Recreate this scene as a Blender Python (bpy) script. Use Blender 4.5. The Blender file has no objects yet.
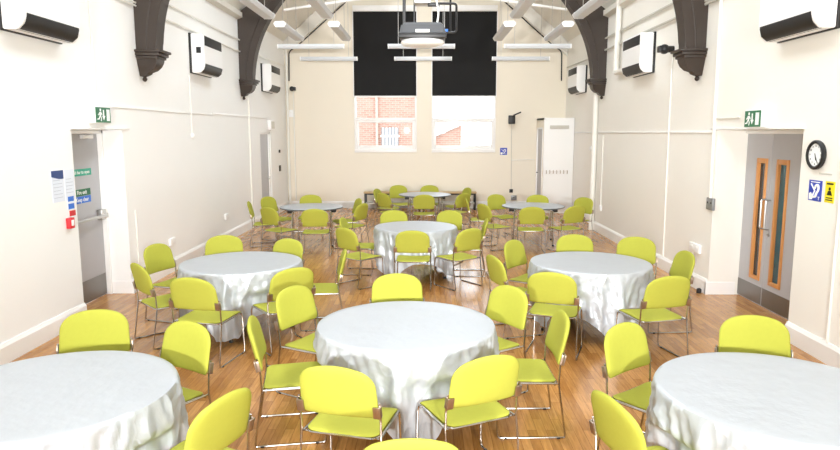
import bpy, bmesh, math, random
from mathutils import Vector, Matrix
random.seed(7)
R = math.radians
PI = math.pi
sc = bpy.context.scene
COL = sc.collection

# ------------------------------------------------------------------ helpers
def srgb(r, g, b):
    f = lambda c: (c / 12.92 if c <= .04045 else ((c + .055) / 1.055) ** 2.4)
    return (f(r / 255), f(g / 255), f(b / 255), 1)

def mat(name, col, rough=.5, metal=0., noise=0., scale=8., bump=0., bscale=60., spec=None, coat=0., emit=0., stretch=None):
    m = bpy.data.materials.new(name); m.use_nodes = True
    nt = m.node_tree; N = nt.nodes; L = nt.links
    b = N['Principled BSDF']
    b.inputs['Base Color'].default_value = col
    b.inputs['Roughness'].default_value = rough
    b.inputs['Metallic'].default_value = metal
    if spec is not None: b.inputs['Specular IOR Level'].default_value = spec
    if coat: b.inputs['Coat Weight'].default_value = coat; b.inputs['Coat Roughness'].default_value = .12
    tc = N.new('ShaderNodeTexCoord'); src = tc.outputs['Object']
    if stretch:
        mp = N.new('ShaderNodeMapping'); mp.inputs['Scale'].default_value = stretch
        L.new(src, mp.inputs['Vector']); src = mp.outputs['Vector']
    n = N.new('ShaderNodeTexNoise'); n.inputs['Scale'].default_value = scale; n.inputs['Detail'].default_value = 4
    L.new(src, n.inputs['Vector'])
    mx = N.new('ShaderNodeMix'); mx.data_type = 'RGBA'
    k = 1 - noise
    mx.inputs[6].default_value = (col[0] * k, col[1] * k, col[2] * k, 1)
    mx.inputs[7].default_value = (min(1, col[0] * (1 + noise)), min(1, col[1] * (1 + noise)), min(1, col[2] * (1 + noise)), 1)
    L.new(n.outputs['Fac'], mx.inputs[0]); L.new(mx.outputs[2], b.inputs['Base Color'])
    if bump:
        n2 = N.new('ShaderNodeTexNoise'); n2.inputs['Scale'].default_value = bscale; n2.inputs['Detail'].default_value = 3
        L.new(src, n2.inputs['Vector'])
        bp = N.new('ShaderNodeBump'); bp.inputs['Strength'].default_value = bump; bp.inputs['Distance'].default_value = .01
        L.new(n2.outputs['Fac'], bp.inputs['Height']); L.new(bp.outputs['Normal'], b.inputs['Normal'])
    return m

def link(name, bm, m, parent=None, smooth=40):
    me = bpy.data.meshes.new(name)
    bmesh.ops.recalc_face_normals(bm, faces=bm.faces)
    bm.to_mesh(me); bm.free()
    if smooth:
        for p in me.polygons: p.use_smooth = True
        me.set_sharp_from_angle(angle=R(smooth))
    for x in (m if isinstance(m, (list, tuple)) else [m]): me.materials.append(x)
    o = bpy.data.objects.new(name, me); COL.objects.link(o)
    if parent: o.parent = parent
    return o

def tag(o, label, cat, group=None, kind=None):
    o['label'] = label; o['category'] = cat
    if group: o['group'] = group
    if kind: o['kind'] = kind
    return o

def thing(name, label, cat, mtx=None, group=None):
    o = bpy.data.objects.new(name, None); COL.objects.link(o); o.empty_display_size = .1
    if mtx is not None: o.matrix_world = mtx
    return tag(o, label, cat, group)

def struct(name, bm, m, parent=None, smooth=30):
    o = link(name, bm, m, parent, smooth)
    if not parent: o['kind'] = 'structure'
    return o

def new(): return bmesh.new()

def box(bm, x0, x1, y0, y1, z0, z1, bev=0, mi=0, seg=2):
    r = bmesh.ops.create_cube(bm, size=1)
    bmesh.ops.transform(bm, verts=r['verts'], matrix=Matrix.Translation(((x0 + x1) / 2, (y0 + y1) / 2, (z0 + z1) / 2)) @ Matrix.Diagonal((abs(x1 - x0), abs(y1 - y0), abs(z1 - z0), 1)))
    fs = {f for v in r['verts'] for f in v.link_faces}
    for f in fs: f.material_index = mi
    if bev:
        es = list({e for v in r['verts'] for e in v.link_edges})
        bmesh.ops.bevel(bm, geom=es, offset=bev, segments=seg, affect='EDGES', profile=.5)
    return bm

def fillet(pts, r, n=5):
    pts = [Vector(p) for p in pts]; out = [pts[0]]
    for a, b, c in zip(pts, pts[1:], pts[2:]):
        u = (a - b); v = (c - b); d = min(r, u.length * .45, v.length * .45)
        p = b + u.normalized() * d; q = b + v.normalized() * d
        for i in range(n + 1):
            t = i / n
            out.append(p * (1 - t) ** 2 + b * 2 * t * (1 - t) + q * t * t)
    out.append(pts[-1]); return out

def tube(bm, pts, r, seg=8, cap=True):
    pts = [Vector(p) for p in pts]; rings = []
    t = (pts[1] - pts[0]).normalized()
    up = Vector((0, 0, 1)) if abs(t.z) < .9 else Vector((1, 0, 0))
    n = t.cross(up).normalized()
    for i, p in enumerate(pts):
        if i == 0: t = (pts[1] - p)
        elif i == len(pts) - 1: t = p - pts[i - 1]
        else: t = (pts[i + 1] - p).normalized() + (p - pts[i - 1]).normalized()
        t.normalize()
        n = (n - t * n.dot(t)).normalized(); b = t.cross(n)
        rr = r[i] if isinstance(r, (list, tuple)) else r
        rings.append([bm.verts.new(p + (n * math.cos(2 * PI * k / seg) + b * math.sin(2 * PI * k / seg)) * rr) for k in range(seg)])
    for a, b in zip(rings, rings[1:]):
        for k in range(seg):
            bm.faces.new((a[k], a[(k + 1) % seg], b[(k + 1) % seg], b[k]))
    if cap: bm.faces.new(rings[0][::-1]); bm.faces.new(rings[-1])
    return bm

def lathe(bm, prof, seg=24, mtx=None, mi=0):
    rings = []
    for r, z in prof:
        ring = [bm.verts.new((r * math.cos(2 * PI * k / seg), r * math.sin(2 * PI * k / seg), z)) for k in range(seg)]
        rings.append(ring)
    fs = []
    for a, b in zip(rings, rings[1:]):
        for k in range(seg): fs.append(bm.faces.new((a[k], a[(k + 1) % seg], b[(k + 1) % seg], b[k])))
    fs.append(bm.faces.new(rings[0][::-1])); fs.append(bm.faces.new(rings[-1]))
    for f in fs: f.material_index = mi
    if mtx is not None: bmesh.ops.transform(bm, verts=[v for r in rings for v in r], matrix=mtx)
    return bm

def prism(bm, poly, h0, h1, axis='z', mi=0):
    """polygon of (a,b) extruded between h0 and h1 along axis; axis y: a=x,b=z; axis z: a=x,b=y; axis x: a=y,b=z"""
    mk = {'z': lambda a, b, h: (a, b, h), 'y': lambda a, b, h: (a, h, b), 'x': lambda a, b, h: (h, a, b)}[axis]
    A = [bm.verts.new(mk(a, b, h0)) for a, b in poly]; B = [bm.verts.new(mk(a, b, h1)) for a, b in poly]
    n = len(poly); fs = [bm.faces.new(A[::-1]), bm.faces.new(B)]
    for i in range(n): fs.append(bm.faces.new((A[i], A[(i + 1) % n], B[(i + 1) % n], B[i])))
    for f in fs: f.material_index = mi
    return bm

def circ(cx, cy, r, n=20, a0=0, a1=2 * PI):
    return [(cx + r * math.cos(a0 + (a1 - a0) * i / n), cy + r * math.sin(a0 + (a1 - a0) * i / n)) for i in range(n)]

XL, XR, XR2, YB = -3.96, 3.80, 3.98, 18.70
def on_left(y, z, x=XL):   # local x -> +Y, local y -> up, local z -> into the room
    return Matrix(((0, 0, 1, x), (1, 0, 0, y), (0, 1, 0, z), (0, 0, 0, 1)))
def on_right(y, z, x=XR):
    return Matrix(((0, 0, -1, x), (-1, 0, 0, y), (0, 1, 0, z), (0, 0, 0, 1)))
def on_back(x, z, y=YB):
    return Matrix(((1, 0, 0, x), (0, 0, -1, y), (0, 1, 0, z), (0, 0, 0, 1)))

def text_bm(bm, s, size, x, y, z, mi=0, ext=.0006, bold=0):
    cu = bpy.data.curves.new('lettering', 'FONT'); cu.body = s; cu.size = size; cu.align_x = 'CENTER'; cu.align_y = 'CENTER'
    cu.extrude = ext; cu.offset = bold; cu.resolution_u = 2
    ob = bpy.data.objects.new('lettering', cu); COL.objects.link(ob)
    bpy.context.view_layer.update()
    dg = bpy.context.evaluated_depsgraph_get()
    me = bpy.data.meshes.new_from_object(ob.evaluated_get(dg))
    bpy.data.objects.remove(ob); bpy.data.curves.remove(cu)
    me.transform(Matrix.Translation((x, y, z)))
    n0 = len(bm.faces); bm.from_mesh(me); bm.faces.ensure_lookup_table()
    for f in bm.faces[n0:]: f.material_index = mi
    bpy.data.meshes.remove(me)
    return bm

# ------------------------------------------------------------------ materials
M = {}
M['wall_right'] = mat('dimmed_white_wall_paint', srgb(243, 240, 232), .55, noise=.015, scale=1.5, bump=.05, bscale=25)  # same white paint, toned down for the weaker light on this wall
M['wall'] = mat('white_wall_paint', srgb(246, 246, 244), .55, noise=.015, scale=1.5, bump=.05, bscale=25)
M['wall_back'] = mat('cream_wall_paint', srgb(238, 230, 213), .55, noise=.02, scale=1.5, bump=.05, bscale=25)
M['rafter_paint'] = mat('grey_white_paint', srgb(226, 223, 214), .6, noise=.02)
M['ceil'] = mat('ceiling_paint', srgb(236, 233, 224), .7, noise=.02)
M['trim'] = mat('white_gloss_trim', srgb(246, 245, 243), .3, noise=.01)
M['fabric'] = mat('lime_fabric', srgb(167, 168, 66), .85, noise=.05, scale=30, bump=.12, bscale=500, spec=.2)
M['chrome'] = mat('chrome', (.5, .48, .45, 1), .16, 1., noise=.03)
M['bracket'] = mat('brushed_bracket', (.42, .33, .26, 1), .3, .9, noise=.1)
M['cloth'] = mat('silver_grey_cloth', srgb(187, 192, 197), .44, .3, noise=.04, scale=6, bump=.35, bscale=14, spec=.5)
M['table'] = mat('grey_laminate', srgb(174, 180, 187), .35, noise=.03)
M['table_edge'] = mat('dark_edging', srgb(90, 94, 98), .4, noise=.05)
M['black'] = mat('black_plastic', srgb(26, 26, 27), .45, noise=.1)
M['louvre'] = mat('louvre_black', srgb(24, 24, 26), .5, noise=.3, scale=3, stretch=(1, 90, 90))
M['blind'] = mat('black_blind_cloth', srgb(12, 12, 13), .85, noise=.08, scale=4)
M['timber'] = mat('dark_brown_painted_timber', srgb(54, 44, 37), .45, noise=.15, scale=5, bump=.1, bscale=20)
M['white_plastic'] = mat('white_plastic', srgb(247, 247, 246), .35, noise=.01)
M['light_body'] = mat('pendant_white_metal', srgb(226, 228, 230), .4, noise=.01)
M['diffuser'] = mat('frosted_diffuser', srgb(206, 209, 212), .5, noise=.02)
M['conduit'] = mat('white_conduit', srgb(240, 238, 230), .4, noise=.01)
M['grey_conduit'] = mat('grey_conduit', srgb(205, 202, 192), .4, noise=.02)
M['door'] = mat('grey_door_paint', srgb(182, 181, 184), .4, noise=.02)
M['kick'] = mat('steel_kick_plate', (.23, .22, .21, 1), .35, .85, noise=.12, scale=3)
M['steel'] = mat('satin_steel', (.55, .54, .52, 1), .28, 1., noise=.05)
M['oak'] = mat('oak_beading', srgb(213, 148, 84), .45, noise=.12, scale=10, stretch=(8, 1, 8))
M['bench_wood'] = mat('bench_wood_top', srgb(206, 178, 134), .45, noise=.12, scale=10, stretch=(1, 8, 8))
M['darkglass'] = mat('dark_door_glass', srgb(52, 60, 62), .08, noise=.35, scale=3)
M['tealglass'] = mat('teal_door_glass', srgb(58, 98, 108), .08, noise=.4, scale=4)
M['green'] = mat('sign_green', srgb(24, 108, 68), .4, noise=.03)
M['teal'] = mat('sign_teal', srgb(38, 170, 140), .4, noise=.03)
M['blue'] = mat('sign_blue', srgb(38, 66, 178), .4, noise=.03)
M['skyblue'] = mat('sign_light_blue', srgb(46, 112, 210), .4, noise=.03)
M['navy'] = mat('notice_navy', srgb(34, 62, 120), .4, noise=.03)
M['red'] = mat('sign_red', srgb(214, 46, 56), .4, noise=.03)
M['yellow'] = mat('sign_yellow', srgb(240, 224, 30), .4, noise=.03)
M['paper'] = mat('white_paper', srgb(226, 232, 242), .6, noise=.01)
M['ink'] = mat('grey_ink', srgb(190, 196, 208), .6, noise=.02)
M['sign_white'] = mat('sign_white', srgb(246, 248, 246), .4, noise=.01)
M['grey_box'] = mat('grey_switch_metal', srgb(150, 152, 154), .35, .4, noise=.05)
M['projector'] = mat('charcoal_projector_shell', srgb(66, 67, 69), .4, noise=.08)
M['alu'] = mat('aluminium', (.7, .7, .7, 1), .35, .9, noise=.05)
M['concrete'] = mat('pale_paving', srgb(200, 196, 188), .8, noise=.1)
M['slate'] = mat('pale_roof', srgb(190, 184, 180), .7, noise=.1)

def crumple(m):
    N = m.node_tree.nodes; L = m.node_tree.links; b = N['Principled BSDF']
    old = b.inputs['Normal'].links[0].from_node
    tc = N.new('ShaderNodeTexCoord'); mp = N.new('ShaderNodeMapping'); mp.inputs['Scale'].default_value = (1, 1, .55)
    L.new(tc.outputs['Object'], mp.inputs['Vector'])
    nz = N.new('ShaderNodeTexNoise'); nz.inputs['Scale'].default_value = 5; L.new(mp.outputs['Vector'], nz.inputs['Vector'])
    ad = N.new('ShaderNodeMix'); ad.data_type = 'RGBA'; ad.blend_type = 'LINEAR_LIGHT'; ad.inputs[0].default_value = .12
    L.new(mp.outputs['Vector'], ad.inputs[6]); L.new(nz.outputs['Color'], ad.inputs[7])
    vo = N.new('ShaderNodeTexVoronoi'); vo.inputs['Scale'].default_value = 5.5; L.new(ad.outputs[2], vo.inputs['Vector'])
    ge = N.new('ShaderNodeNewGeometry'); sp = N.new('ShaderNodeSeparateXYZ'); L.new(ge.outputs['Normal'], sp.inputs[0])
    mr = N.new('ShaderNodeMapRange'); mr.inputs['From Min'].default_value = .98; mr.inputs['From Max'].default_value = .6; mr.inputs['To Min'].default_value = .03; mr.inputs['To Max'].default_value = .5
    L.new(sp.outputs['Z'], mr.inputs['Value'])
    bp = N.new('ShaderNodeBump'); bp.inputs['Distance'].default_value = .06
    L.new(mr.outputs['Result'], bp.inputs['Strength']); L.new(vo.outputs['Distance'], bp.inputs['Height']); L.new(old.outputs['Normal'], bp.inputs['Normal']); L.new(bp.outputs['Normal'], b.inputs['Normal'])
crumple(M['cloth'])

def floor_mat():
    m = bpy.data.materials.new('oak_strip_floor'); m.use_nodes = True
    N = m.node_tree.nodes; L = m.node_tree.links; b = N['Principled BSDF']
    tc = N.new('ShaderNodeTexCoord')
    mp = N.new('ShaderNodeMapping'); mp.inputs['Rotation'].default_value = (0, 0, R(90))
    L.new(tc.outputs['Object'], mp.inputs['Vector'])
    br = N.new('ShaderNodeTexBrick'); br.offset = .37; br.offset_frequency = 2
    br.inputs['Scale'].default_value = 1; br.inputs['Brick Width'].default_value = .5; br.inputs['Row Height'].default_value = .068
    br.inputs['Mortar Size'].default_value = .0012; br.inputs['Mortar Smooth'].default_value = .3
    br.inputs['Color1'].default_value = srgb(208, 152, 86); br.inputs['Color2'].default_value = srgb(172, 118, 60); br.inputs['Mortar'].default_value = srgb(116, 74, 42)
    L.new(mp.outputs['Vector'], br.inputs['Vector'])
    m2 = N.new('ShaderNodeMapping'); m2.inputs['Scale'].default_value = (14, 1.2, 1)
    L.new(tc.outputs['Object'], m2.inputs['Vector'])
    n = N.new('ShaderNodeTexNoise'); n.inputs['Scale'].default_value = 4; n.inputs['Detail'].default_value = 6; n.inputs['Roughness'].default_value = .6
    L.new(m2.outputs['Vector'], n.inputs['Vector'])
    cr = N.new('ShaderNodeValToRGB'); cr.color_ramp.elements[0].position = .3; cr.color_ramp.elements[0].color = (.62, .58, .55, 1)
    cr.color_ramp.elements[1].position = .7; cr.color_ramp.elements[1].color = (1.1, 1.1, 1.1, 1)
    L.new(n.outputs['Fac'], cr.inputs['Fac'])
    mx = N.new('ShaderNodeMix'); mx.data_type = 'RGBA'; mx.blend_type = 'MULTIPLY'; mx.inputs[0].default_value = .8
    L.new(br.outputs['Color'], mx.inputs[6]); L.new(cr.outputs['Color'], mx.inputs[7]); L.new(mx.outputs[2], b.inputs['Base Color'])
    b.inputs['Roughness'].default_value = .2; b.inputs['Specular IOR Level'].default_value = .5
    bp = N.new('ShaderNodeBump'); bp.inputs['Strength'].default_value = .02; bp.inputs['Distance'].default_value = .003
    L.new(n.outputs['Fac'], bp.inputs['Height']); L.new(bp.outputs['Normal'], b.inputs['Normal'])
    return m
M['floor'] = floor_mat()

def brick_mat():
    m = bpy.data.materials.new('red_brick'); m.use_nodes = True
    N = m.node_tree.nodes; L = m.node_tree.links; b = N['Principled BSDF']
    tc = N.new('ShaderNodeTexCoord'); mp = N.new('ShaderNodeMapping'); mp.inputs['Rotation'].default_value = (R(90), 0, 0)
    L.new(tc.outputs['Object'], mp.inputs['Vector'])
    br = N.new('ShaderNodeTexBrick'); br.inputs['Scale'].default_value = 1; br.inputs['Brick Width'].default_value = .23; br.inputs['Row Height'].default_value = .078
    br.inputs['Mortar Size'].default_value = .012
    br.inputs['Color1'].default_value = srgb(160, 124, 110); br.inputs['Color2'].default_value = srgb(142, 104, 90); br.inputs['Mortar'].default_value = srgb(158, 142, 134)
    L.new(mp.outputs['Vector'], br.inputs['Vector']); L.new(br.outputs['Color'], b.inputs['Base Color']); b.inputs['Roughness'].default_value = .9
    return m
M['brick'] = brick_mat()
M['far_window'] = mat('far_window_glass', srgb(112, 116, 122), .3, noise=.1)
M['far_pipe'] = mat('faded_downpipe', srgb(176, 150, 140), .6, noise=.05)

def glass_mat():
    m = bpy.data.materials.new('window_glass'); m.use_nodes = True
    N = m.node_tree.nodes; L = m.node_tree.links
    for n in list(N): N.remove(n)
    o = N.new('ShaderNodeOutputMaterial'); mx = N.new('ShaderNodeMixShader'); t = N.new('ShaderNodeBsdfTransparent'); g = N.new('ShaderNodeBsdfGlossy')
    g.inputs['Roughness'].default_value = .03
    fr = N.new('ShaderNodeFresnel'); fr.inputs['IOR'].default_value = 1.07
    L.new(fr.outputs['Fac'], mx.inputs[0]); L.new(t.outputs[0], mx.inputs[1]); L.new(g.outputs[0], mx.inputs[2]); L.new(mx.outputs[0], o.inputs['Surface'])
    return m
M['glass'] = glass_mat()

# ------------------------------------------------------------------ the room
bm = new(); box(bm, -4.8, 4.8, -7, 19.2, -.2, 0); struct('floor', bm, M['floor'])

def wall_pieces(bm, x0, x1, ys, top, opens):
    """solid wall along Y made of piers, with openings (y0,y1,ztop)"""
    y = ys[0]
    for a, b, zt in opens:
        box(bm, x0, x1, y, a, 0, top); box(bm, x0, x1, a, b, zt, top); y = b
    box(bm, x0, x1, y, ys[1], 0, top)
LO = [(7.32, 8.56, 2.19), (15.72, 16.78, 2.17)]
RO = [(6.62, 8.56, 2.19)]
bm = new(); wall_pieces(bm, XL - .5, XL, (-7, YB), 4.72, LO); struct('wall_left', bm, M['wall'])
bm = new(); wall_pieces(bm, XR, XR + .6, (-7, 14.55), 4.72, RO); box(bm, XR2, XR + .6, 14.55, YB, 0, 4.72); struct('wall_right', bm, M['wall_right'])

W1, W2, WZ = (-2.01, -.235), (.19, 2.005), (1.60, 5.62)
bm = new()
xs = [-4.5, W1[0], W1[1], W2[0], W2[1], 4.5]
for i in range(5):
    if i in (1, 3):
        box(bm, xs[i], xs[i + 1], YB, YB + .4, 0, WZ[0]); box(bm, xs[i], xs[i + 1], YB, YB + .4, WZ[1], 8.6)
    else: box(bm, xs[i], xs[i + 1], YB, YB + .4, 0, 8.6)
struct('wall_back', bm, M['wall_back'])

bm = new(); box(bm, -4.5, 4.5, -7.3, -7, 0, 8.6); struct('wall_front', bm, M['wall'])
SL = .9
def zc(x): return 4.66 + SL * (3.98 - abs(x))
bm = new()
for s in (-1, 1):      # two slopes with an unseen ridge gap added to let sky light in
    P = [(s * 4.5, zc(4.5)), (s * 1.25, zc(1.25)), (s * 1.25, zc(1.25) + .2), (s * 4.5, zc(4.5) + .2)]
    prism(bm, P, -7, 19.1, 'y')
prism(bm, [(-1.3, zc(1.3)), (0, zc(0)), (1.3, zc(1.3)), (1.3, zc(1.3) + .2), (0, zc(0) + .2), (-1.3, zc(1.3) + .2)], 15.2, 19.1, 'y')  # unseen ridge cap added to keep sky light off the gable top
struct('ceiling', bm, M['ceil'])

# trims
def base_profile(t=.03, h=.2): return [(0, 0), (t, 0), (t, h - .035), (t * .55, h - .012), (t * .4, h), (0, h)]
def baseboard(name, segs):
    bm = new()
    for kind, a, b, w in segs:
        P = base_profile()
        if kind == 'L': prism(bm, [(w + u, v) for u, v in P], a, b, 'y')
        if kind == 'R': prism(bm, [(w - u, v) for u, v in P], a, b, 'y')
        if kind == 'B': prism(bm, [(w - u, v) for u, v in P], a, b, 'x')
        if kind == 'F': prism(bm, [(w + u, v) for u, v in P], a, b, 'x')
    struct(name, bm, M['trim'])
baseboard('baseboard_left', [('L', -7, 7.32, XL), ('L', 8.56, 15.72, XL), ('L', 16.78, YB, XL), ('B', XL - .3, XL + .03, 8.585)])
baseboard('baseboard_right', [('R', -7, 6.62, XR), ('R', 8.56, 14.55, XR), ('R', 14.55, 17.4, XR2), ('B', XR - .03, XR + .36, 8.585)])
baseboard('baseboard_back', [('B', XL, 3.15, YB)])
# wall plates at the eaves
for s, nm in ((-1, 'trim_1'), (1, 'trim_2')):
    bm = new(); w = XL if s < 0 else XR
    prism(bm, [(w, 4.52), (w - s * .11, 4.56), (w - s * .11, 4.66), (w, 4.72)], 9.5 if s < 0 else 9.4, 14.5, 'y'); struct(nm, bm, M['rafter_paint'])
# gable rafters flat on the back wall
for s, nm in ((-1, 'trim_3'), (1, 'trim_4')):
    bm = new()
    prism(bm, [(s * 3.97, 4.28), (s * .3, 7.4), (s * .3, zc(.3) - .01), (s * 3.97, zc(3.97) - .01)], YB - .08, YB, 'y'); struct(nm, bm, M['rafter_paint'])
# moulding rails along the walls
bm = new(); box(bm, XL, XL + .018, 8.3, 12.2, 2.47, 2.5, .004); box(bm, XL, XL + .018, 12.2, 16.6, 2.5, 2.53, .004); struct('trim_5', bm, M['trim'])
bm = new(); box(bm, XR - .018, XR, 8.66, 14.4, 2.15, 2.18, .004); box(bm, XR2 - .018, XR2, 14.6, 17.4, 2.15, 2.18, .004); struct('trim_6', bm, M['trim'])
# lintel heads over the side doors
bm = new(); box(bm, XL - .02, XL + .02, 7.3, 8.75, 2.19, 2.215, .004); struct('trim_7', bm, M['trim'])
bm = new(); box(bm, XR - .02, XR + .02, 6.6, 8.75, 2.19, 2.215, .004); struct('trim_8', bm, M['trim'])

# ------------------------------------------------------------------ doors (part of the room)
def door_root(name, mtx):
    o = bpy.data.objects.new(name, None); COL.objects.link(o); o.matrix_world = mtx; o['kind'] = 'structure'; return o
# left exit door, local x along the wall, z into the room
d1 = door_root('door_1', on_left(7.94, 0, XL - .32))
bm = new(); box(bm, -.52, .58, .01, 2.14, -.045, 0, .003); link('door_leaf', bm, M['door'], d1)
bm = new(); box(bm, .58, .62, 0, 2.19, -.05, .06, .004); box(bm, -.62, -.52, 0, 2.19, -.05, .06, .004); box(bm, -.62, .62, 2.14, 2.19, -.05, .06, .004); link('door_frame', bm, M['trim'], d1)
bm = new(); box(bm, -.5, .56, .02, .3, 0, .003); link('kick_plate', bm, M['kick'], d1)
bm = new(); box(bm, .44, .56, 1.02, 1.16, 0, .07, .008); box(bm, -.5, -.4, 1.02, 1.16, 0, .07, .008)
tube(bm, [(-.45, 1.08, .1), (.5, 1.08, .1)], .022, 10); box(bm, .47, .53, 1.05, 1.11, .05, .11, .004); box(bm, -.48, -.42, 1.05, 1.11, .05, .11, .004)
link('push_bar', bm, M['steel'], d1)
bm = new(); box(bm, .15, .4, 2.08, 2.13, 0, .05, .006); link('door_closer', bm, M['white_plastic'], d1)
# right double doors
d2 = door_root('door_2', on_right(7.62, 0, XR + .40))
for s, nm, g in ((-1, 'far', 'darkglass'), (1, 'near', 'tealglass')):
    # local x = -(Y-7.62): far leaf has negative x
    x0, x1 = (-.96, -.325) if s < 0 else (-.319, .96)
    # vision panel edges
    v0, v1 = (-.63, -.41) if s < 0 else (-.165, .07)
    if s > 0: x1 = .318
    bm = new()
    for a, b, c, d in ((x0, v0, .01, 2.14), (v1, x1, .01, 2.14), (v0, v1, .01, .33), (v0, v1, 1.81, 2.14)): box(bm, a, b, c, d, -.045, 0)
    leaf = link('door_leaf', bm, M['door'], d2, 30)
    bm = new(); t = .03
    for a, b, c, d in ((v0 - .015, v0 + t, .31, 1.84), (v1 - t, v1 + .015, .31, 1.84), (v0 + t, v1 - t, .31, .31 + t + .015), (v0 + t, v1 - t, 1.81 - t, 1.84)): box(bm, a, b, c, d, -.05, .014, .003)
    link('vision_panel_beading', bm, M['oak'], leaf)
    bm = new(); box(bm, v0 + t, v1 - t, .34, 1.8, -.03, -.02); link('vision_panel_glass', bm, M[g], leaf)
    bm = new(); box(bm, x0 + .01, x1 - .01, .02, .24, 0, .003); link('kick_plate', bm, M['kick'], leaf)
    hx = x1 - .05 if s < 0 else x0 + .05
    bm = new(); tube(bm, fillet([(hx, 1.34, 0), (hx, 1.34, .06), (hx, .98, .06), (hx, .98, 0)], .03), .011, 8)
    link('pull_handle', bm, M['steel'], leaf)
    if s > 0:
        bm = new(); lathe(bm, [(.026, 0), (.026, .012), (.01, .014), (.008, .03)], 16, Matrix.Translation((hx, .92, 0))); link('lock', bm, M['steel'], leaf)
    for z in ((1.96, 1.02, .17) if s < 0 else ()):
        bm = new(); tube(bm, [(x0, z - .06, .008), (x0, z + .06, .008)], .014, 8); link('hinge', bm, M['steel'], leaf)
bm = new(); box(bm, .318, .98, 0, 2.14, -.05, -.002); link('door_side_panel', bm, M['door'], d2)
bm = new(); box(bm, -1.0, -.96, 0, 2.19, -.06, .03, .004); box(bm, -1.0, 1.0, 2.14, 2.19, -.06, .03, .004); box(bm, .98, 1.0, 0, 2.19, -.06, .03); link('door_frame', bm, M['trim'], d2)
# far left door
d3 = door_root('door_3', on_left(16.25, 0, XL - .05))
bm = new(); box(bm, -.53, .42, .01, 2.12, -.045, 0, .003); link('door_leaf', bm, M['door'], d3)
bm = new(); box(bm, .42, .53, 0, 2.17, -.05, .03, .004); box(bm, -.53, .53, 2.12, 2.17, -.05, .03, .004); link('door_frame', bm, M['trim'], d3)
bm = new(); box(bm, .3, .36, .98, 1.06, 0, .05, .006); link('door_handle', bm, M['steel'], d3)

# corner lobby with a grey door in its side and a coat-hook front
lob = tag(thing('lobby_box', 'x', 'corner unit', Matrix.Translation((3.17, 17.5, 0))), 'tall white boxed-in unit in the far right corner with coat hooks and a vent', 'corner unit')
bm = new(); box(bm, 0, .80, 0, .06, 0, 2.55, .004); link('front_panel', bm, M['wall'], lob)
bm = new(); box(bm, 0, .05, .06, .16, 0, 2.55); box(bm, 0, .05, 1.05, 1.19, 0, 2.55); box(bm, 0, .05, .16, 1.05, 2.3, 2.55); link('side_panel', bm, M['wall_back'], lob)
bm = new(); box(bm, 0, .80, .06, 1.19, 2.5, 2.55); link('top_panel', bm, M['wall_back'], lob)
bm = new(); box(bm, .02, .045, .2, 1.02, .01, 2.26); dl = link('side_door', bm, M['door'], lob); dl['label'] = 'grey door in the side'
bm = new(); box(bm, -.015, .05, .16, .2, 0, 2.3, .004); box(bm, -.015, .05, 1.02, 1.06, 0, 2.3, .004); box(bm, -.015, .05, .16, 1.06, 2.26, 2.3, .004); link('door_frame', bm, M['trim'], lob)
bm = new(); tube(bm, fillet([(.02, .9, 1.05), (-.03, .9, 1.05), (-.03, .8, 1.05)], .01), .01, 8); link('door_handle', bm, M['black'], dl)
bm = new(); box(bm, .15, .66, -.012, 0, 2.26, 2.35, .004)
for k in range(5): box(bm, .17, .64, -.018, -.01, 2.272 + k * .016, 2.279 + k * .016)
link('vent_grille', bm, M['grey_conduit'], lob)
bm = new(); box(bm, .05, .68, -.014, 0, 1.12, 1.17, .003); rl = link('hook_rail', bm, M['trim'], lob)
for k in range(7):
    x = .08 + k * .093
    bm = new(); tube(bm, fillet([(x, -.01, 1.16), (x, -.05, 1.15), (x, -.05, 1.08), (x, -.02, 1.07)], .02), .009, 6); link('coat_hook', bm, M['bracket'], rl)

# ------------------------------------------------------------------ back windows, blinds
def window(name, x0, x1, z0, z1):
    root = bpy.data.objects.new(name, None); COL.objects.link(root); root.location = (0, YB, 0); root['kind'] = 'structure'
    bm = new(); t = .055
    box(bm, x0, x0 + t, -.01, .1, z0, z1, .006); box(bm, x1 - t, x1, -.01, .1, z0, z1, .006)
    box(bm, x0 + t - .002, x1 - t + .002, -.012, .1, z1 - t, z1, .006); box(bm, x0, x1, -.03, .1, z0 - .002, z0 + .08, .006)
    link('window_frame', bm, M['trim'], root)
    bm = new(); box(bm, x0 + t, x1 - t, .01, .07, 2.5, 2.57, .006); link('transom', bm, M['trim'], root)
    bm = new()
    a, b, c, d = x0 + t, x1 - t, z0 + .08, 2.5
    for q in ((a, a + .07, c, d), (b - .07, b, c, d), (a + .068, b - .068, c, c + .12), (a + .068, b - .068, d - .06, d)): box(bm, q[0], q[1], .015, .06, q[2] + .001, q[3] - .001, .003)
    link('casement', bm, M['trim'], root)
    bm = new(); box(bm, x0 + .03, x1 - .03, .045, .05, z0 + .05, z1 - .03); link('window_pane', bm, M['glass'], root)
window('window_1', W1[0], W1[1], *WZ); window('window_2', W2[0], W2[1], *WZ)
for (a, b), w in ((W1, 'left'), (W2, 'right')):
    t = thing('roller_blind', f'black roller blind pulled down over the {w} back window', 'blind', Matrix.Translation(((a + b) / 2, YB - .05, 5.55)), 'black window blinds'); h = (b - a) / 2
    bm = new(); box(bm, -h + .005, h - .005, -.012, -.004, -2.36, -.05); link('blind_cloth', bm, M['blind'], t)
    bm = new(); box(bm, -h, h, -.06, .04, -.07, .09, .012); link('cassette', bm, M['trim'], t)
    bm = new(); box(bm, -h + .01, h, -.02, .005, -2.40, -2.36, .006); link('bottom_bar', bm, M['trim'], t)
    for s in (-1, 1):
        bm = new(); box(bm, s * h - .012, s * h + .012, -.03, .04, -2.4, -.05, .004); link('side_channel', bm, M['trim'], t)

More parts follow.
